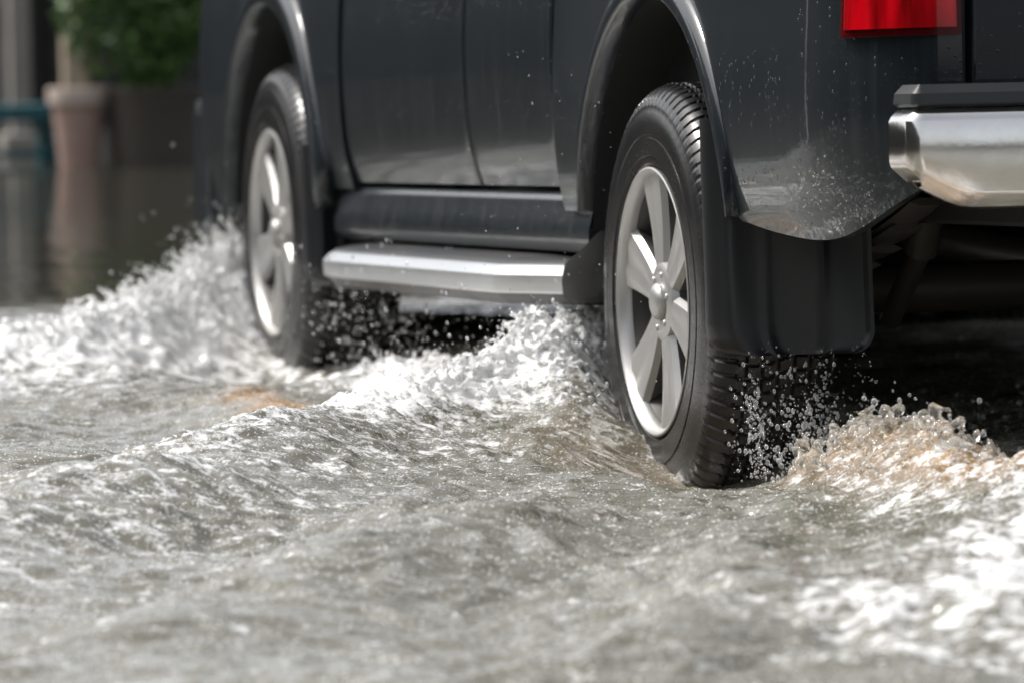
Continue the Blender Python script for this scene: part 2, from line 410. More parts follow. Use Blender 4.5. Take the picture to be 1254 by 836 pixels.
mk('leaf_spring',*leaf(.33),M_iron,T); mk('leaf_spring',*mir(leaf(.33)),M_iron,T)
sh=tube([(.42,-.38,.56),(.42,-.30,.44),(.42,-.30,.44),(.42,-.12,.31)],[.03,.03,.02,.02],14)
mk('shock_absorber',*sh,M_iron,T); mk('shock_absorber',*mir(sh),M_iron,T)
mk('exhaust_pipe',*tube([(1.25,2.4,.36),(1.25,1.2,.36),(1.27,.5,.40),(1.3,.1,.5),(1.32,-.5,.44),(1.5,-1.0,.42)],.035,14),M_iron,T)
mk('propeller_shaft',*tube([(.9,2.3,.42),(.9,.1,.38)],.035,14),M_iron,T)
V,F=lathex([(-.1,.20),(-.1,.33),(-.06,.36),(.06,.36),(.1,.33),(.1,.20)],40,closed=True)
mk('spare_tyre',[(y+.9,z-.78,x+.50) for x,y,z in V],F,M_rubber,T)
# ---- wheels
zig=lambda x:.35*math.sin((x-.1225)/.1225*math.pi*1.5)
NT=90
def disp(t,x,r,j):
    ph=(t/(2*math.pi)*NT)
    xs=min(x,.245-x)
    if .05<=xs:
        for g in (.066,.095,.1225,.150,.179):
            if abs(x-g)<.0032: return .009
        return .008 if (ph+zig(x))%1.0<.24 else 0
    if .014<=xs<.05 and r>.33:
        return .0045 if (ph+zig(.05 if x<.12 else .195))%1.0<.25 else 0
    if .008<=xs<.014 and r>.33:
        return .0015 if (ph+zig(.05))%1.0<.25 else 0
    return 0
half=[(.030,.2365),(.022,.2375),(.012,.2395),(.0075,.246),(.006,.2475),(.0035,.2475),(.003,.256),(.0032,.258),(.0006,.259),(.0,.275),(.0,.288),(.0022,.2885),(.0026,.292),(.0008,.293),(.001,.308),(.0035,.322),(.006,.330),(.0085,.338),(.0087,.340),(.0115,.346),(.0145,.352),(.0165,.3545),(.026,.364),(.036,.3700),(.046,.373)]
tread=[(x,.3745+.0012*math.cos((x-.1225)/.075*1.4)) for x in np.linspace(.05,.195,46)]
prof=half+tread+[(.245-x,r) for x,r in reversed(half)]
prof=[(x,.241+(r-.241)*1.116) for x,r in prof]
tv=lathex(prof,NT*8,disp)
def spoke(a,w0,w1,r0=.045,r1=.226):
    V=[];F=[];st=np.linspace(r0,r1,14)
    sec=lambda w,x0,th,g:[(-w/2,x0+.014),(-w/2+.008,x0+.003),(-w*.20,x0),(-w*.07,x0+g),(w*.07,x0+g),(w*.20,x0),(w/2-.008,x0+.003),(w/2,x0+.014),(w/2*.75,x0+th),(-w/2*.75,x0+th)]
    for s,r in enumerate(st):
        u=s/(len(st)-1); w=w0+(w1-w0)*u**1.2
        x0=.019+.004*math.sin(u*math.pi*.9)-.006*u; th=.036+.016*u
        ca,sa=math.cos(a),math.sin(a)
        for o,x in sec(w,x0,th,.003*min(1,u*3)): V.append((x,ca*r-sa*o,sa*r+ca*o))
    m=10
    for s in range(len(st)-1):
        for j in range(m): j2=(j+1)%m; F.append((s*m+j,s*m+j2,(s+1)*m+j2,(s+1)*m+j))
    F.append(tuple(range(m)));F.append(tuple(range((len(st)-1)*m,len(st)*m)))
    return V,F
lip=[(.028,.231),(.020,.234),(.008,.2405),(.003,.241),(.0015,.238),(.0035,.234),(.009,.2305),(.014,.227),(.020,.2245),(.028,.2235)]
parts=[lathex(lip,96,closed=True)]
for k in range(6):
    a=rad(60*k+14)
    parts.append(spoke(a,.062,.122))
parts.append(lathex([(.09,.055),(.034,.074),(.021,.070),(.017,.060),(.017,.046),(.020,.040),(.020,.02)],48))
for k in range(6):
    a=rad(60*k+44); v,f=lathex([(.045,.006),(.016,.006),(.014,.004)],8,cap=True)
    parts.append(([(x,y+.050*math.cos(a),z+.050*math.sin(a)) for x,y,z in v],f))
rv=join(parts)
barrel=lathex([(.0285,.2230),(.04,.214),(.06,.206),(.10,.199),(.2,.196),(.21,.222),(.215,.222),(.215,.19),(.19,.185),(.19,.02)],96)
cap=lathex([(.03,.034),(.012,.033),(.007,.029),(.003,.020),(.002,.010),(.002,.0005)],40)
disc=join([lathex([(.085,.03),(.085,.150),(.105,.150),(.105,.03)],48,closed=True),lathex([(.12,.19),(.12,.02)],32)])
base={}
def wheel(loc,flip,rot=0):
    w=bpy.data.objects.new('wheel',None); w.location=Vector(loc)-truck.location; w.empty_display_size=.3
    COL.objects.link(w); w.parent=truck
    w.rotation_euler=(rad(rot),0,math.pi if flip else 0)
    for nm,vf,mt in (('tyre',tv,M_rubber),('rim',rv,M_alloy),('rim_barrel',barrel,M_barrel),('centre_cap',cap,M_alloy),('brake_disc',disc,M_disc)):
        if nm not in base: o=mk(nm,*vf,mt,None,angle=32); base[nm]=o
        else: o=base[nm].copy(); COL.objects.link(o)
        o.parent=w; o.matrix_parent_inverse=Matrix.Identity(4)
    return w
wheel((0,-.03,.350),False,4); wheel((0,3.27,.346),False,27); wheel((1.8,-.03,.350),True,11); w4=wheel((1.8,3.27,.346),True,40)
for o in list(bpy.data.objects):
    if o.type=='MESH' and o.parent is not None and o.parent.type=='MESH':
        o.matrix_parent_inverse=Matrix.Identity(4)

# ------------------------------------------------------------------ water heightfield
_g={}
def perlin(x,y,seed):
    N=256
    if seed not in _g:
        r=np.random.default_rng(seed); ang=r.uniform(0,2*np.pi,(N,N)); _g[seed]=(np.cos(ang),np.sin(ang))
    gx,gy=_g[seed]
    xi=np.floor(x).astype(int); yi=np.floor(y).astype(int); fx=x-xi; fy=y-yi
    u=fx**3*(fx*(fx*6-15)+10); v=fy**3*(fy*(fy*6-15)+10)
    def g(ix,iy,dx,dy): return gx[ix%N,iy%N]*dx+gy[ix%N,iy%N]*dy
    a=g(xi,yi,fx,fy);b=g(xi+1,yi,fx-1,fy);c=g(xi,yi+1,fx,fy-1);d=g(xi+1,yi+1,fx-1,fy-1)
    return ((a*(1-u)+b*u)*(1-v)+(c*(1-u)+d*u)*v)*1.5
def ridge(X,Y,pts):
    H=np.zeros_like(X);
    for (x0,y0,h0,w0),(x1,y1,h1,w1) in zip(pts[:-1],pts[1:]):
        dx,dy=x1-x0,y1-y0; t=np.clip(((X-x0)*dx+(Y-y0)*dy)/(dx*dx+dy*dy),0,1)
        D=np.hypot(X-x0-t*dx,Y-y0-t*dy); w=w0+(w1-w0)*t
        H=np.maximum(H,(h0+(h1-h0)*t)*np.exp(-(D/w)**2))
    return H
R1=[(.10,3.85,.16,.13),(-.05,3.65,.15,.14),(-.35,3.15,.10,.14),(-.76,2.55,.05,.16),(-1.3,1.9,.02,.2)]
R2=[(.14,.68,.16,.12),(-.03,.54,.145,.12),(-.34,.22,.095,.15),(-.72,-.35,.095,.18),(-1.14,-1.2,.10,.22),(-1.7,-2.0,.07,.24)]
R2b=[(-.04,.42,.07,.09),(-.09,.12,.075,.09),(-.22,-.2,.035,.13)]
R3=[(.05,2.2,.01,.14),(-.05,1.85,.05,.15),(-.05,1.4,.06,.16),(.0,1.0,.04,.16)]
R4=[(.14,-.78,.03,.1),(.08,-1.08,.10,.12),(.08,-1.45,.09,.13),(.12,-2.0,.05,.2)]
R5=[(.15,-1.9,.05,.25),(-.20,-2.5,.06,.25),(-.55,-3.3,.06,.3)]
R6=[(-.42,1.6,.01,.11),(-.47,1.1,.025,.10),(-.5,.5,.02,.12)]
R8=[(-.30,-.8,.015,.10),(-.75,-1.8,.042,.12),(-1.3,-2.8,.038,.14)]
R9=[(-.15,-1.4,.012,.08),(-.55,-2.4,.034,.10),(-.95,-3.4,.034,.12)]
R10=[(-.55,-.9,.012,.07),(-1.0,-2.0,.024,.08),(-1.5,-2.9,.02,.09)]
def water(X,Y,fine):
    h=np.full_like(X,.105)
    far=np.exp(-(np.maximum(0,np.abs(Y)-5)/8)**2)*np.exp(-(np.maximum(0,np.abs(X)-2)/6)**2)
    far=far*(.14+.86/(1+np.exp((Y-4.6)*2.5)))
    Xw=X+.05*perlin(X*2.2,Y*2.2,201); Yw=Y+.05*perlin(X*2.2+5,Y*2.2,202)
    for q in (R1,R2,R2b,R3,R4,R5,R6): h+=ridge(X,Y,q)
    for q in (R8,R9,R10): h+=ridge(Xw,Yw,q)
    tr=.125*np.exp(-(((X+.04)/.20)**2+((Y+.50)/.42)**2))+.135*np.exp(-(((X+.06)/.28)**2+((Y-2.55)/.62)**2))
    tr+=.03*np.exp(-(((X+.7)/.4)**2+((Y-.9)/.6)**2))
    h-=tr
    def fm(pts,k,shift=(0,0)): 
        return ridge(X-shift[0],Y-shift[1],[(a,b,k_,w) for (a,b,_,_),(k_,w) in zip(pts,k)])
    f=fm(R1,[(1.15,.2),(1.15,.23),(1.15,.25),(1.05,.26),(.5,.2)],(.0,.0))
    f=np.maximum(f,fm(R1,[(.45,.3),(.55,.35),(.6,.38),(.45,.4),(.3,.4)],(-.1,-.45)))
    f=np.maximum(f,fm(R2,[(1.15,.16),(1.2,.19),(1.0,.18),(.45,.16),(.33,.2),(.2,.3)],(.02,.05)))
    f=np.maximum(f,fm(R2,[(.3,.14),(.55,.2),(.40,.25),(.30,.3),(.25,.35),(.2,.4)],(-.05,-.2)))
    f=np.maximum(f,fm(R3,[(.2,.15),(.8,.18),(.8,.22),(.6,.2)]))
    f=np.maximum(f,fm(R4,[(.20,.12),(.22,.15),(.32,.18),(.5,.25)],(-.04,0)))
    f=np.maximum(f,fm(R5,[(.5,.22),(.65,.24),(.75,.32)],(.16,0)))
    smooth_=np.clip(1.3*np.exp(-(((X+.10)/.17)**2+((Y+.28)/.28)**2)),0,1)
    f*=1-smooth_*.95
    f*=1-.30*np.clip(perlin(X*5,Y*4,41)+.3,0,1)
    sx_=X+.05*perlin(X*6,Y*5,31)
    silt=np.maximum(ridge(sx_,Y,[(-.42,1.6,.4,.04),(-.46,1.25,1,.06),(-.49,.60,1,.05)]),ridge(sx_,Y,[(.0,-1.15,.55,.08),(.12,-1.8,.85,.12)]))
    silt=np.maximum(silt,.20*smooth_)
    c_,s_=math.cos(.25),math.sin(.25)
    A=X*c_-Y*s_; B=X*s_+Y*c_
    wa=A+.06*perlin(X*3.1,Y*2.7,90)+.02*perlin(X*9,Y*8,92); wb=B+.06*perlin(X*3+9,Y*2.5,91)+.02*perlin(X*8+3,Y*9,93)
    rid=lambda n:(.5-np.abs(n))
    a=far*(1-.45*smooth_)
    pat=.75+.6*np.clip(perlin(X*1.7,Y*1.5,55)+.5,0,1)
    h+=a*(.014*perlin(wa*1.5,wb*1.6,1)+.018*perlin(wa*3.2,wb*4.6,2)+.018*pat*rid(perlin(wa*5.0,wb*8.5,3))-.010)
    h+=a*pat*(.0095*rid(perlin(wa*9.5,wb*17,4))+.0060*perlin(wa*17,wb*30,14)*fine+.0036*rid(perlin(wa*26,wb*44,5))*fine)
    fc=np.minimum(f,1)
    wx=X+.03*perlin(X*6,Y*6,70); wy=Y+.03*perlin(X*6+4,Y*6,71)
    h+=fc**1.4*fine*(.046*rid(perlin(wx*9,wy*9,7))-.010+.022*rid(perlin(wx*17,wy*20,8))+.010*perlin(wx*38,wy*44,9)+.003*perlin(X*90,Y*80,12))
    return np.maximum(h,-.032),f,silt,far
def axis(a,b,st,lo,hi,g=1.07,mx=60):
    core=list(np.arange(a,b,st)); s=st; x=core[-1]; right=[]
    while x<hi: s=min(s*g,mx); x+=s; right.append(x)
    s=st;x=a;left=[]
    while x>lo: s=min(s*g,mx); x-=s; left.append(x)
    return np.array(left[::-1]+core+right)
xs=axis(-1.9,.75,.0080,-900,900); ys=axis(-3.75,4.4,.0075,-400,1500)
X,Y=np.meshgrid(xs,ys,indexing='ij')
fine=np.exp(-(np.maximum(0,np.maximum(X-.75,-1.9-X))/.6)**2)*np.exp(-(np.maximum(0,np.maximum(Y-4.4,-3.75-Y))/.8)**2)
H,Fm,Sm,Rm=water(X,Y,fine)
nx_,ny_=X.shape
V=np.stack([X,Y,H],-1).reshape(-1,3).astype(np.float32)
ii=np.arange(nx_*ny_).reshape(nx_,ny_)
Q=np.stack([ii[:-1,:-1],ii[1:,:-1],ii[1:,1:],ii[:-1,1:]],-1).reshape(-1,4)
def npmesh(name,V,Q,mat,smooth=True):
    me=bpy.data.meshes.new(name); k=Q.shape[1]
    me.vertices.add(len(V)); me.vertices.foreach_set('co',np.ascontiguousarray(V,dtype=np.float32).ravel())
    me.loops.add(Q.size); me.loops.foreach_set('vertex_index',Q.astype(np.int32).ravel())
    me.polygons.add(len(Q)); me.polygons.foreach_set('loop_start',np.arange(0,Q.size,k,dtype=np.int32)); 
    me.polygons.foreach_set('use_smooth',np.ones(len(Q),dtype=bool))
    me.update(calc_edges=True); me.materials.append(mat)
    o=bpy.data.objects.new(name,me); COL.objects.link(o); return o
M_water,nt,b=newmat('muddy_flood_water')
def attr(n): 
    at=node(nt,'ShaderNodeAttribute'); at.attribute_name=n; return at.outputs['Fac']
fo=attr('foam'); si=attr('silt'); rp_=attr('ripple')
n1=noise(nt,1,5,.66,stretch=(22,32,28)); n2=noise(nt,110,3,.6); n0=noise(nt,2.2,3,.5); n9=noise(nt,210,2,.5)
s=math_(nt,'ADD',math_(nt,'MULTIPLY',n1.outputs[0],.85),math_(nt,'MULTIPLY',n2.outputs[0],.35))
thr=math_(nt,'SUBTRACT',math_(nt,'ADD',s,math_(nt,'MULTIPLY',fo,.38)),.695)
fac=math_(nt,'MINIMUM',math_(nt,'MAXIMUM',mapr(nt,thr,0.0,.13),0.0),1.0)
spk=math_(nt,'MULTIPLY',ramp(nt,n9.outputs[0],.625,.67).outputs[0],.8)
fac=math_(nt,'MAXIMUM',fac,spk)
fac=math_(nt,'MULTIPLY',fac,mapr(nt,rp_,.2,.9))
col=mixc(nt,n0.outputs[0],(.125,.119,.090),(.20,.191,.152))
col=mixc(nt,mapr(nt,rp_,.12,.8),(.040,.037,.029),col)
col=mixc(nt,math_(nt,'MULTIPLY',si,.85),col,(.36,.19,.055))
fcol=mixc(nt,ramp(nt,noise(nt,75,3,.6).outputs[0],.30,.58).outputs[0],(.66,.65,.63),(.95,.95,.94))
nt.links.new(mixc(nt,fac,col,fcol),b.inputs['Base Color'])
base_r=mapr(nt,rp_,.12,.6,.09,.015)
rr_=node(nt,'ShaderNodeMix'); nt.links.new(fac,rr_.inputs[0]); nt.links.new(base_r,rr_.inputs[2]); rr_.inputs[3].default_value=.15
nt.links.new(rr_.outputs[0],b.inputs['Roughness'])
b.inputs['IOR'].default_value=1.55
hh=math_(nt,'ADD',noise(nt,1,3,.55,stretch=(26,48,40)).outputs[0],math_(nt,'MULTIPLY',n2.outputs[0],.12))
bump(nt,b,hh,mapr(nt,rp_,.1,.9,.0,.24),.012)
wob=npmesh('flood_water',V,Q,M_water)
for nm,A in (('foam',Fm),('silt',Sm),('ripple',Rm)):
    at_=wob.data.attributes.new(nm,'FLOAT','POINT'); at_.data.foreach_set('value',A.astype(np.float32).ravel())
wob['kind']='structure'
def gi(x,y):
    return min(max(int(np.searchsorted(xs,x)),0),nx_-1),min(max(int(np.searchsorted(ys,y)),0),ny_-1)
def hz(x,y): return float(H[gi(x,y)])
M_road,nt,b=newmat('wet_asphalt'); setp(b,col=(.05,.048,.045),rough=.6)
o=mk('road',[(-900,-400,-.044),(900,-400,-.044),(900,1500,-.044),(-900,1500,-.044)],[(0,1,2,3)],M_road,None,smooth=False,recalc=False); o['kind']='structure'

# ------------------------------------------------------------------ splashes
def icos(sub):
    bm=bmesh.new(); bmesh.ops.create_icosphere(bm,subdivisions=sub,radius=1); bm.verts.ensure_lookup_table()
    v=np.array([tuple(q.co) for q in bm.verts]); f=np.array([[q.index for q in fc.verts] for fc in bm.faces]); bm.free(); return v,f
I1=icos(1);I2=icos(2)
def blobs(P,Rr,ico,stretch=None):
    v,f=ico; n=len(P); k=len(v)
    rr=np.asarray(Rr)[:,None,None]
    vv=v[None]*rr*(1 if stretch is None else stretch[:,None,:])+np.asarray(P)[:,None,:]
    ff=f[None]+(np.arange(n)*k)[:,None,None]
    return vv.reshape(-1,3),ff.reshape(-1,3)
def splmat(name,trans,colr,rough=.06):
    m,nt,b=newmat(name); setp(b,col=colr,rough=rough,ior=1.33,trans=trans)
    n=noise(nt,120,2,.5); bump(nt,b,n.outputs[0],.4,.004); return m
M_spl=splmat('aerated_splash_water',.35,(.98,.98,.97),.08); M_glassy=splmat('clear_splash_water',.90,(.97,.94,.88),.04)
M_drop,nt,b=newmat('water_drops'); setp(b,col=(.98,.98,.98),rough=.02,ior=1.33,trans=.86)
M_bub,nt,b=newmat('foam_bubble_film'); setp(b,col=(.95,.95,.94),rough=.04,ior=1.33,trans=.5)
def strands(n,base,vel,T,r0,seed,step=.0045):
    r=np.random.default_rng(seed);P=[];RR=[]
    for i in range(n):
        u=r.random(); p=base(u,r); v=vel(u,r); t1=T*r.uniform(.3,1)
        rs=r0*r.uniform(.4,1.3); L=np.linalg.norm(v)*t1; k=max(3,int(L/step)); w=r.uniform(-1,1,3)*.014
        for q in range(k):
            s=q/k; t=t1*s
            pos=p+v*t-np.array([0,0,4.9])*t*t+w*math.sin(s*9)+r.normal(0,.0008,3)
            bead=.8+.3*math.sin(s*r.uniform(14,16))
            P.append(pos); RR.append(max(.0017,rs*(1-.80*s)*bead))
    return np.array(P),np.array(RR)
def make_splash(label,pts,spread,vel,n,T,r0,seed,drops,dr=(.0011,.0034),voxel=.0032,mat=None):
    def base(u,r):
        q=lerp_pts(pts,u); x=q[0]+r.normal(0,spread);y=q[1]+r.normal(0,spread)
        return np.array([x,y,hz(x,y)-.012])
    P,RR=strands(n,base,vel,T,r0,seed)
    v,f=blobs(P,RR,I1)
    o=npmesh('water_splash',v,f,mat or M_spl)
    md=o.modifiers.new('remesh','REMESH'); md.mode='VOXEL'; md.voxel_size=voxel; md.use_smooth_shade=True
    md=o.modifiers.new('smooth','SMOOTH'); md.iterations=3; md.factor=.5
    o['kind']='stuff'; o['label']=label; o['category']='water splash'
    r=np.random.default_rng(seed+50);DP=[];DR=[]
    for i in range(drops):
        u=r.random(); p=base(u,r); v=vel(u,r)*r.uniform(.5,1.35); t=T*r.uniform(.2,2.0)
        p=p+v*t-np.array([0,0,4.9])*t*t+r.normal(0,.012,3)
        if p[2]<.1: continue
        DP.append(p); DR.append(dr[0]+(dr[1]-dr[0])*r.random()**2.5)
    return DP,DR
def lerp_pts(pts,u):
    k=u*(len(pts)-1); i=min(int(k),len(pts)-2); t=k-i
    return np.array(pts[i])*(1-t)+np.array(pts[i+1])*t
ALLP=[];ALLR=[]
def acc(t): ALLP.extend(t[0]); ALLR.extend(t[1])
N=lambda r,s:r.normal(0,s,3)
def clump(u,k,s,a=.45): return 1-a+a*math.sin(u*k+s)*math.sin(u*k*2.3+s*1.7)
acc(make_splash('white foaming bow splash beside the front wheel',[p[:2] for p in R1[:4]],.06,
    lambda u,r:np.array([-.5*r.random(),-.15+.1*r.random(),1.75*(1-.80*u)*clump(u,17,.6,.35)*r.uniform(.4,1.1)+.12])+N(r,.14),2100,.16,.0075,1,2600))
acc(make_splash('foaming spray between the two near wheels',[(-.0,2.1),(-.05,1.8),(-.05,1.4),(.0,1.0)],.07,
    lambda u,r:np.array([-.2*r.random(),-.3*r.random(),1.0*clump(u,12,1)*r.uniform(.3,1.1)])+N(r,.16),600,.14,.007,2,800))
acc(make_splash('white foaming bow splash ahead of the rear wheel',[(.13,.70),(.0,.58),(-.14,.42),(-.38,.18)],.04,
    lambda u,r:np.array([-.4*r.random(),.15*r.random()-.1,1.15*(1-.75*u)*clump(u,19,2.1,.12)*r.uniform(.4,1.1)+.1])+N(r,.14),1400,.15,.007,3,2200))
acc(make_splash('white froth on the crest beside the rear wheel',[(-.06,.42),(-.09,.25),(-.12,.12)],.03,
    lambda u,r:np.array([-.3*r.random(),-.1*r.random(),.5*(1-.5*u)*r.uniform(.4,1.1)])+N(r,.12),360,.13,.0065,13,300))
acc(make_splash('glassy water mound thrown up behind the rear wheel',[(.12,-.85),(.09,-1.03),(.05,-1.2),(.1,-1.6)],.065,
    lambda u,r:np.array([.05,-.2*r.random(),1.0*math.sin(math.pi*(.2+.7*u))*r.uniform(.3,1)])+N(r,.17),420,.13,.014,4,900,dr=(.0015,.006),mat=M_glassy))
acc(make_splash('foam ridge trailing in the wake behind the truck',[(.12,-1.9),(-.1,-2.4),(-.45,-3.2)],.12,
    lambda u,r:np.array([0,0,.45*r.uniform(.3,1)])+N(r,.14),300,.1,.008,5,250,mat=M_glassy))
acc(make_splash('dark splashes thrown up beneath the truck',[(.5,-.2),(.8,.2),(1.2,.6)],.12,
    lambda u,r:np.array([0,-.2,.9*r.uniform(.3,1)])+N(r,.18),200,.13,.007,6,300,mat=M_glassy))
r=np.random.default_rng(77)
for sidx in range(95):
    x=.0+.26*r.beta(1.3,1.6); y=-.50-.07*r.random(); top_=.13+.19*r.random()**.7
    for q in range(int(r.uniform(4,22))):
        z=.07+(top_-.07)*r.random(); 
        ALLP.append(np.array([x+r.normal(0,.006),y-.25*(top_-z)+r.normal(0,.012),z])); ALLR.append(.0007+.0030*r.random()**3.2)
for i in range(260):
    x=.02+.24*r.random(); z=.08+.12*r.random()**1.6; y=-.52-.25*r.random()
    ALLP.append(np.array([x,y,z])); ALLR.append(.0008+.004*r.random()**3)
for i in range(360):
    x=r.uniform(-.04,.2); z=.07+.20*r.random()**1.2; y=2.72-.10*r.random()-.25*r.random()
    ALLP.append(np.array([x,y,z])); ALLR.append(.0011+.0028*r.random()**3)
for i in range(400):
    y=r.uniform(.5,2.3); x=r.normal(-.05,.12); z=.2+.20*r.random()**2
    ALLP.append(np.array([x,y,z])); ALLR.append(.001+.0022*r.random()**3)
for i in range(110):
    y=r.uniform(-.3,.6); x=r.normal(-.10,.08); z=.2+.6*r.random()**1.5
    ALLP.append(np.array([x,y,z])); ALLR.append(.0006+.0010*r.random()**3)
ALLP=np.array(ALLP);ALLR=np.array(ALLR)
st=np.ones((len(ALLP),3)); st[:,2]=np.random.default_rng(5).uniform(.9,1.7,len(ALLP))
v,f=blobs(ALLP,ALLR,I2,st)
o=npmesh('water_drops',v,f,M_drop); o['kind']='stuff'; o['label']='flying water droplets thrown up by the wheels'; o['category']='water drops'
BP=[];BR=[];r=np.random.default_rng(123)
while len(BP)<7500:
    x=r.uniform(-1.6,.35); y=r.uniform(-3.2,2.6); i,j=gi(x,y)
    if r.random()>.14+min(1,Fm[i,j])*.86: continue
    q=.0010+.0032*r.random()**2.5
    BP.append(np.array([x,y,H[i,j]+q*.25])); BR.append(q)
v,f=blobs(np.array(BP),np.array(BR),I1)
o=npmesh('foam_bubbles',v,f,M_bub); o['kind']='stuff'; o['label']='small air bubbles floating on the churned floodwater'; o['category']='bubbles'

# ------------------------------------------------------------------ background
M_wall,nt,b=newmat('dark_shopfront_wall'); n=noise(nt,1.5,5,.6); nt.links.new(mixc(nt,n.outputs[0],(.025,.025,.023),(.065,.06,.052)),b.inputs['Base Color']); setp(b,rough=.8)
M_wall2,nt,b=newmat('weathered_plaster'); n=noise(nt,1.2,6,.6); nt.links.new(mixc(nt,n.outputs[0],(.05,.055,.055),(.12,.12,.11)),b.inputs['Base Color']); setp(b,rough=.85)
M_conc,nt,b=newmat('concrete'); n=noise(nt,5,5,.6); nt.links.new(mixc(nt,n.outputs[0],(.18,.17,.15),(.30,.28,.25)),b.inputs['Base Color']); setp(b,rough=.85)
M_tan,nt,b=newmat('tan_painted_post'); n=noise(nt,8,4,.6); nt.links.new(mixc(nt,n.outputs[0],(.28,.22,.16),(.45,.37,.28)),b.inputs['Base Color']); setp(b,rough=.7)
M_dk,nt,b=newmat('dark_shutter'); w=node(nt,'ShaderNodeTexWave',bands_direction='Z'); w.inputs['Scale'].default_value=3; nt.links.new(mixc(nt,w.outputs[0],(.018,.02,.018),(.04,.04,.037)),b.inputs['Base Color']); setp(b,rough=.6)
M_pink,nt,b=newmat('weathered_terracotta'); n=noise(nt,14,5,.6); nt.links.new(mixc(nt,n.outputs[0],(.22,.14,.11),(.40,.28,.235)),b.inputs['Base Color']); setp(b,rough=.8)
M_pinkrim,nt,b=newmat('pale_pot_rim'); setp(b,col=(.45,.37,.32),rough=.8)
M_pot,nt,b=newmat('dark_glazed_pot'); n=noise(nt,9,4,.6); nt.links.new(mixc(nt,n.outputs[0],(.03,.026,.02),(.06,.05,.038)),b.inputs['Base Color']); setp(b,rough=.6)
M_soil,nt,b=newmat('potting_soil'); setp(b,col=(.03,.02,.015),rough=.95)
M_teal,nt,b=newmat('teal_paint'); setp(b,col=(.015,.10,.12),rough=.5)
M_grey,nt,b=newmat('pale_grey_paint'); setp(b,col=(.30,.35,.37),rough=.6)
M_leaf,nt,b=newmat('green_leaves'); oi=node(nt,'ShaderNodeNewGeometry'); 
nt.links.new(mixc(nt,oi.outputs['Random Per Island'],(.020,.060,.010),(.09,.17,.030)),b.inputs['Base Color']); setp(b,rough=.5)
M_bark,nt,b=newmat('bark'); setp(b,col=(.06,.045,.03),rough=.9)
def lathez(c,prof,n=40):
    V,F=lathex(prof,n); return [(y+c[0],z+c[1],x+c[2]) for x,y,z in V],F
def leafball(c,rad3,n,ls,seed):
    r=np.random.default_rng(seed);V=[];F=[]
    cl=[(r.normal(0,.42,3),r.uniform(.25,.5)) for _ in range(30)]
    for i in range(n):
        ctr,cr=cl[r.integers(len(cl))]
        d=r.normal(0,1,3); d/=np.linalg.norm(d); p=ctr+d*cr*r.uniform(.6,1)
        if np.linalg.norm(p)>1.15: continue
        p=np.array(c)+p*np.array(rad3)
        a=r.normal(0,1,3);a/=np.linalg.norm(a);bq=np.cross(a,r.normal(0,1,3));bq/=np.linalg.norm(bq)
        s=ls*r.uniform(.6,1.3);k=len(V)
        V+=[tuple(p-a*s),tuple(p+bq*s*.4),tuple(p+a*s),tuple(p-bq*s*.4)]; F.append((k,k+1,k+2,k+3))
    return V,F
def top(name,loc,label,cat):
    e=bpy.data.objects.new(name,None); e.location=loc; e['rootlike']=1; e['label']=label; e['category']=cat; COL.objects.link(e); return e
e=top('plant_pot',(1.82,16.06,0),'weathered terracotta plant pot standing in floodwater','plant pot')
mk('pot_body',*lathez((1.82,16.06,0),[(0,.075),(.0,.08),(.25,.105),(.40,.122),(.40,.11),(.36,.001)]),M_pink,e)
mk('pot_rim',*lathez((1.82,16.06,0),[(.385,.125),(.39,.136),(.455,.140),(.462,.134),(.462,.12),(.385,.115)]),M_pinkrim,e)
e=top('potted_bush',(2.17,15.98,0),'leafy green bush growing in a large dark planter','bush')
mk('planter',*lathez((2.17,15.98,0),[(0,.19),(.2,.21),(.42,.225),(.45,.235),(.46,.22),(.42,.20),(.40,.001)]),M_pot,e)
mk('soil',*lathez((2.17,15.98,0),[(.41,.21),(.42,.1),(.425,.001)]),M_soil,e)
mk('trunk',*join([tube([(2.17,15.98,.4),(2.15,15.98,.7),(2.2,16.0,1.1)],[.02,.016,.008],8),tube([(2.15,15.98,.6),(2.0,16.0,.9)],[.012,.005],8),tube([(2.16,15.98,.62),(2.33,15.95,.95)],[.012,.005],8)]),M_bark,e)
mk('foliage',*leafball((2.20,15.98,.95),(.44,.38,.54),11000,.03,3),M_leaf,e,smooth=False,recalc=False)
e=top('potted_bush',(3.2,17.2,0),'leafy green bush growing in a large dark planter','bush')
mk('planter',*lathez((3.2,17.2,0),[(0,.17),(.2,.20),(.42,.225),(.45,.235),(.46,.22),(.42,.20),(.40,.001)]),M_pot,e)
mk('trunk',*tube([(3.2,17.2,.3),(3.2,17.2,1.0)],[.02,.01],8),M_bark,e)
mk('foliage',*leafball((3.2,17.2,1.05),(.45,.4,.55),5000,.035,5),M_leaf,e,smooth=False,recalc=False)
e=top('awning_post',(2.40,19.42,0),'tan painted post on a square concrete footing','post')
mk('post_shaft',*box(2.34,2.46,19.36,19.48,0,3.0),M_tan,e,bev=.01); mk('footing',*box(2.27,2.53,19.29,19.55,0,.2),M_conc,e,bev=.02)
e=top('awning_post',(1.98,18.6,0),'grey concrete post holding up the awning','post')
mk('post_shaft',*box(1.93,2.03,18.55,18.65,0,3.0),M_conc,e,bev=.01); mk('footing',*box(1.88,2.08,18.5,18.7,0,.2),M_conc,e,bev=.02)
e=top('teal_cart',(1.6,17.0,0),'low teal metal cart with pale grey panel','cart')
mk('frame',*join([box(1.15,1.86,16.8,16.84,.30,.36),box(1.15,1.86,16.8,16.84,.13,.16),box(1.15,1.19,16.8,17.2,0,.36),box(1.82,1.86,16.8,17.2,0,.36),box(1.15,1.86,17.16,17.2,.30,.35),box(1.15,1.86,16.8,17.2,.362,.372)]),M_teal,e,bev=.004)
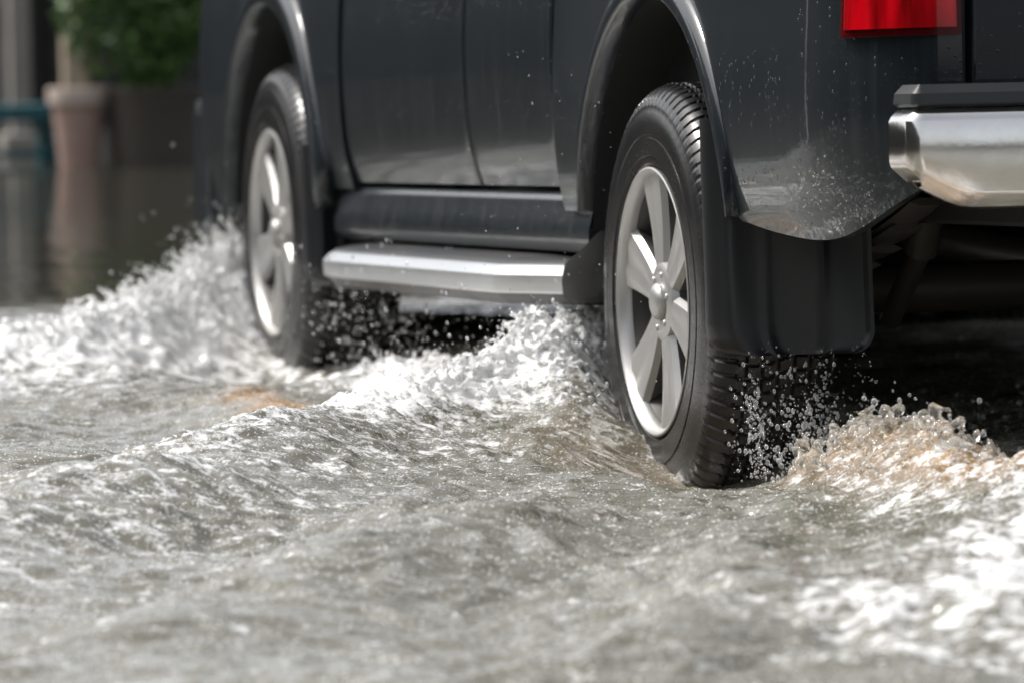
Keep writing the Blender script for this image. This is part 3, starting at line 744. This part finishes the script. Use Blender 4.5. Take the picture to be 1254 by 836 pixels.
mk('panel',*box(1.2,1.58,16.95,16.98,.374,.62),M_grey,e,bev=.004)
e=top('shophouse',(4,24,0),'dark fronted single storey shophouse with roller shutters','building')
mk('wall',*join([box(-16,24,24.5,25,0,3.5)]),M_wall,e,smooth=False)
for i in range(13):
    x=-15.5+i*3.05
    mk('pillar',*box(x-.16,x+.16,24.2,24.497,0,3.3),M_conc if i%3==0 else M_wall,e,bev=.01)
    if i<12: mk('shutter',*box(x+.35,x+2.7,24.40,24.497,.1,2.7),M_dk,e,smooth=False)
mk('roof',*box(-16.3,24.3,22.6,25.2,3.3,3.45),M_wall,e,bev=.02)
mk('door',*box(1.9,2.5,24.30,24.399,.1,2.2),M_grey,e,bev=.01)
e=top('shophouse',(-11,-8,0),'unseen plaster shophouse row added along the street to darken reflections on the truck','building')  # row out of view, added to darken reflections in paint and chrome
mk('wall',*box(-12,-11,-26,16,0,4.6),M_wall2,e,smooth=False)
for i in range(11):
    y=-25+i*3.9
    mk('pillar',*box(-10.997,-10.75,y-.18,y+.18,0,4.4),M_conc,e,bev=.01)
    if i<10: mk('shutter',*box(-10.997,-10.93,y+.45,y+3.4,.1,2.8),M_dk,e,smooth=False)
mk('roof',*box(-12.2,-10.0,-26.2,16.2,4.6,4.75),M_wall,e,bev=.02)

# ------------------------------------------------------------------ light, world, camera
w=bpy.data.worlds.new('World'); S.world=w; w.use_nodes=True; nt=w.node_tree
bg=nt.nodes['Background']; sky=nt.nodes.new('ShaderNodeTexSky'); sky.sky_type='NISHITA'; sky.sun_disc=False
el,az=52,304
sky.sun_elevation=rad(el); sky.sun_rotation=rad(az); sky.dust_density=4; sky.air_density=1.0; sky.ozone_density=1
hs=nt.nodes.new('ShaderNodeHueSaturation'); hs.inputs['Saturation'].default_value=.26; hs.inputs['Value'].default_value=1.5
nt.links.new(sky.outputs[0],hs.inputs['Color']); nt.links.new(hs.outputs[0],bg.inputs['Color']); bg.inputs['Strength'].default_value=.15
L=bpy.data.lights.new('sun','SUN'); L.energy=2.8; L.angle=rad(12); L.color=(1,.97,.92)
lo=bpy.data.objects.new('sun',L); COL.objects.link(lo)
d=Vector((math.sin(rad(az))*math.cos(rad(el)),math.cos(rad(az))*math.cos(rad(el)),math.sin(rad(el))))
lo.rotation_euler=d.to_track_quat('Z','Y').to_euler()
cam=bpy.data.cameras.new('camera'); co=bpy.data.objects.new('camera',cam); COL.objects.link(co); S.camera=co
cam.sensor_width=36; cam.lens=36*7230/1254; cam.clip_start=.1; cam.clip_end=4000
hd,pt,ro=rad(14.2),rad(3.56),rad(1.0)
f=Vector((math.sin(hd)*math.cos(pt),math.cos(hd)*math.cos(pt),-math.sin(pt)))
r0=Vector((math.cos(hd),-math.sin(hd),0)); u0=r0.cross(f)
rr=r0*math.cos(ro)-u0*math.sin(ro); uu=u0*math.cos(ro)+r0*math.sin(ro)
M=Matrix((rr,uu,-f)).transposed().to_4x4(); M.translation=(-2.83,-10.2,.94); co.matrix_world=M
cam.dof.use_dof=True; cam.dof.focus_distance=9.9; cam.dof.aperture_fstop=5.2
for o in bpy.data.objects:
    if 'rootlike' in o: del o['rootlike']
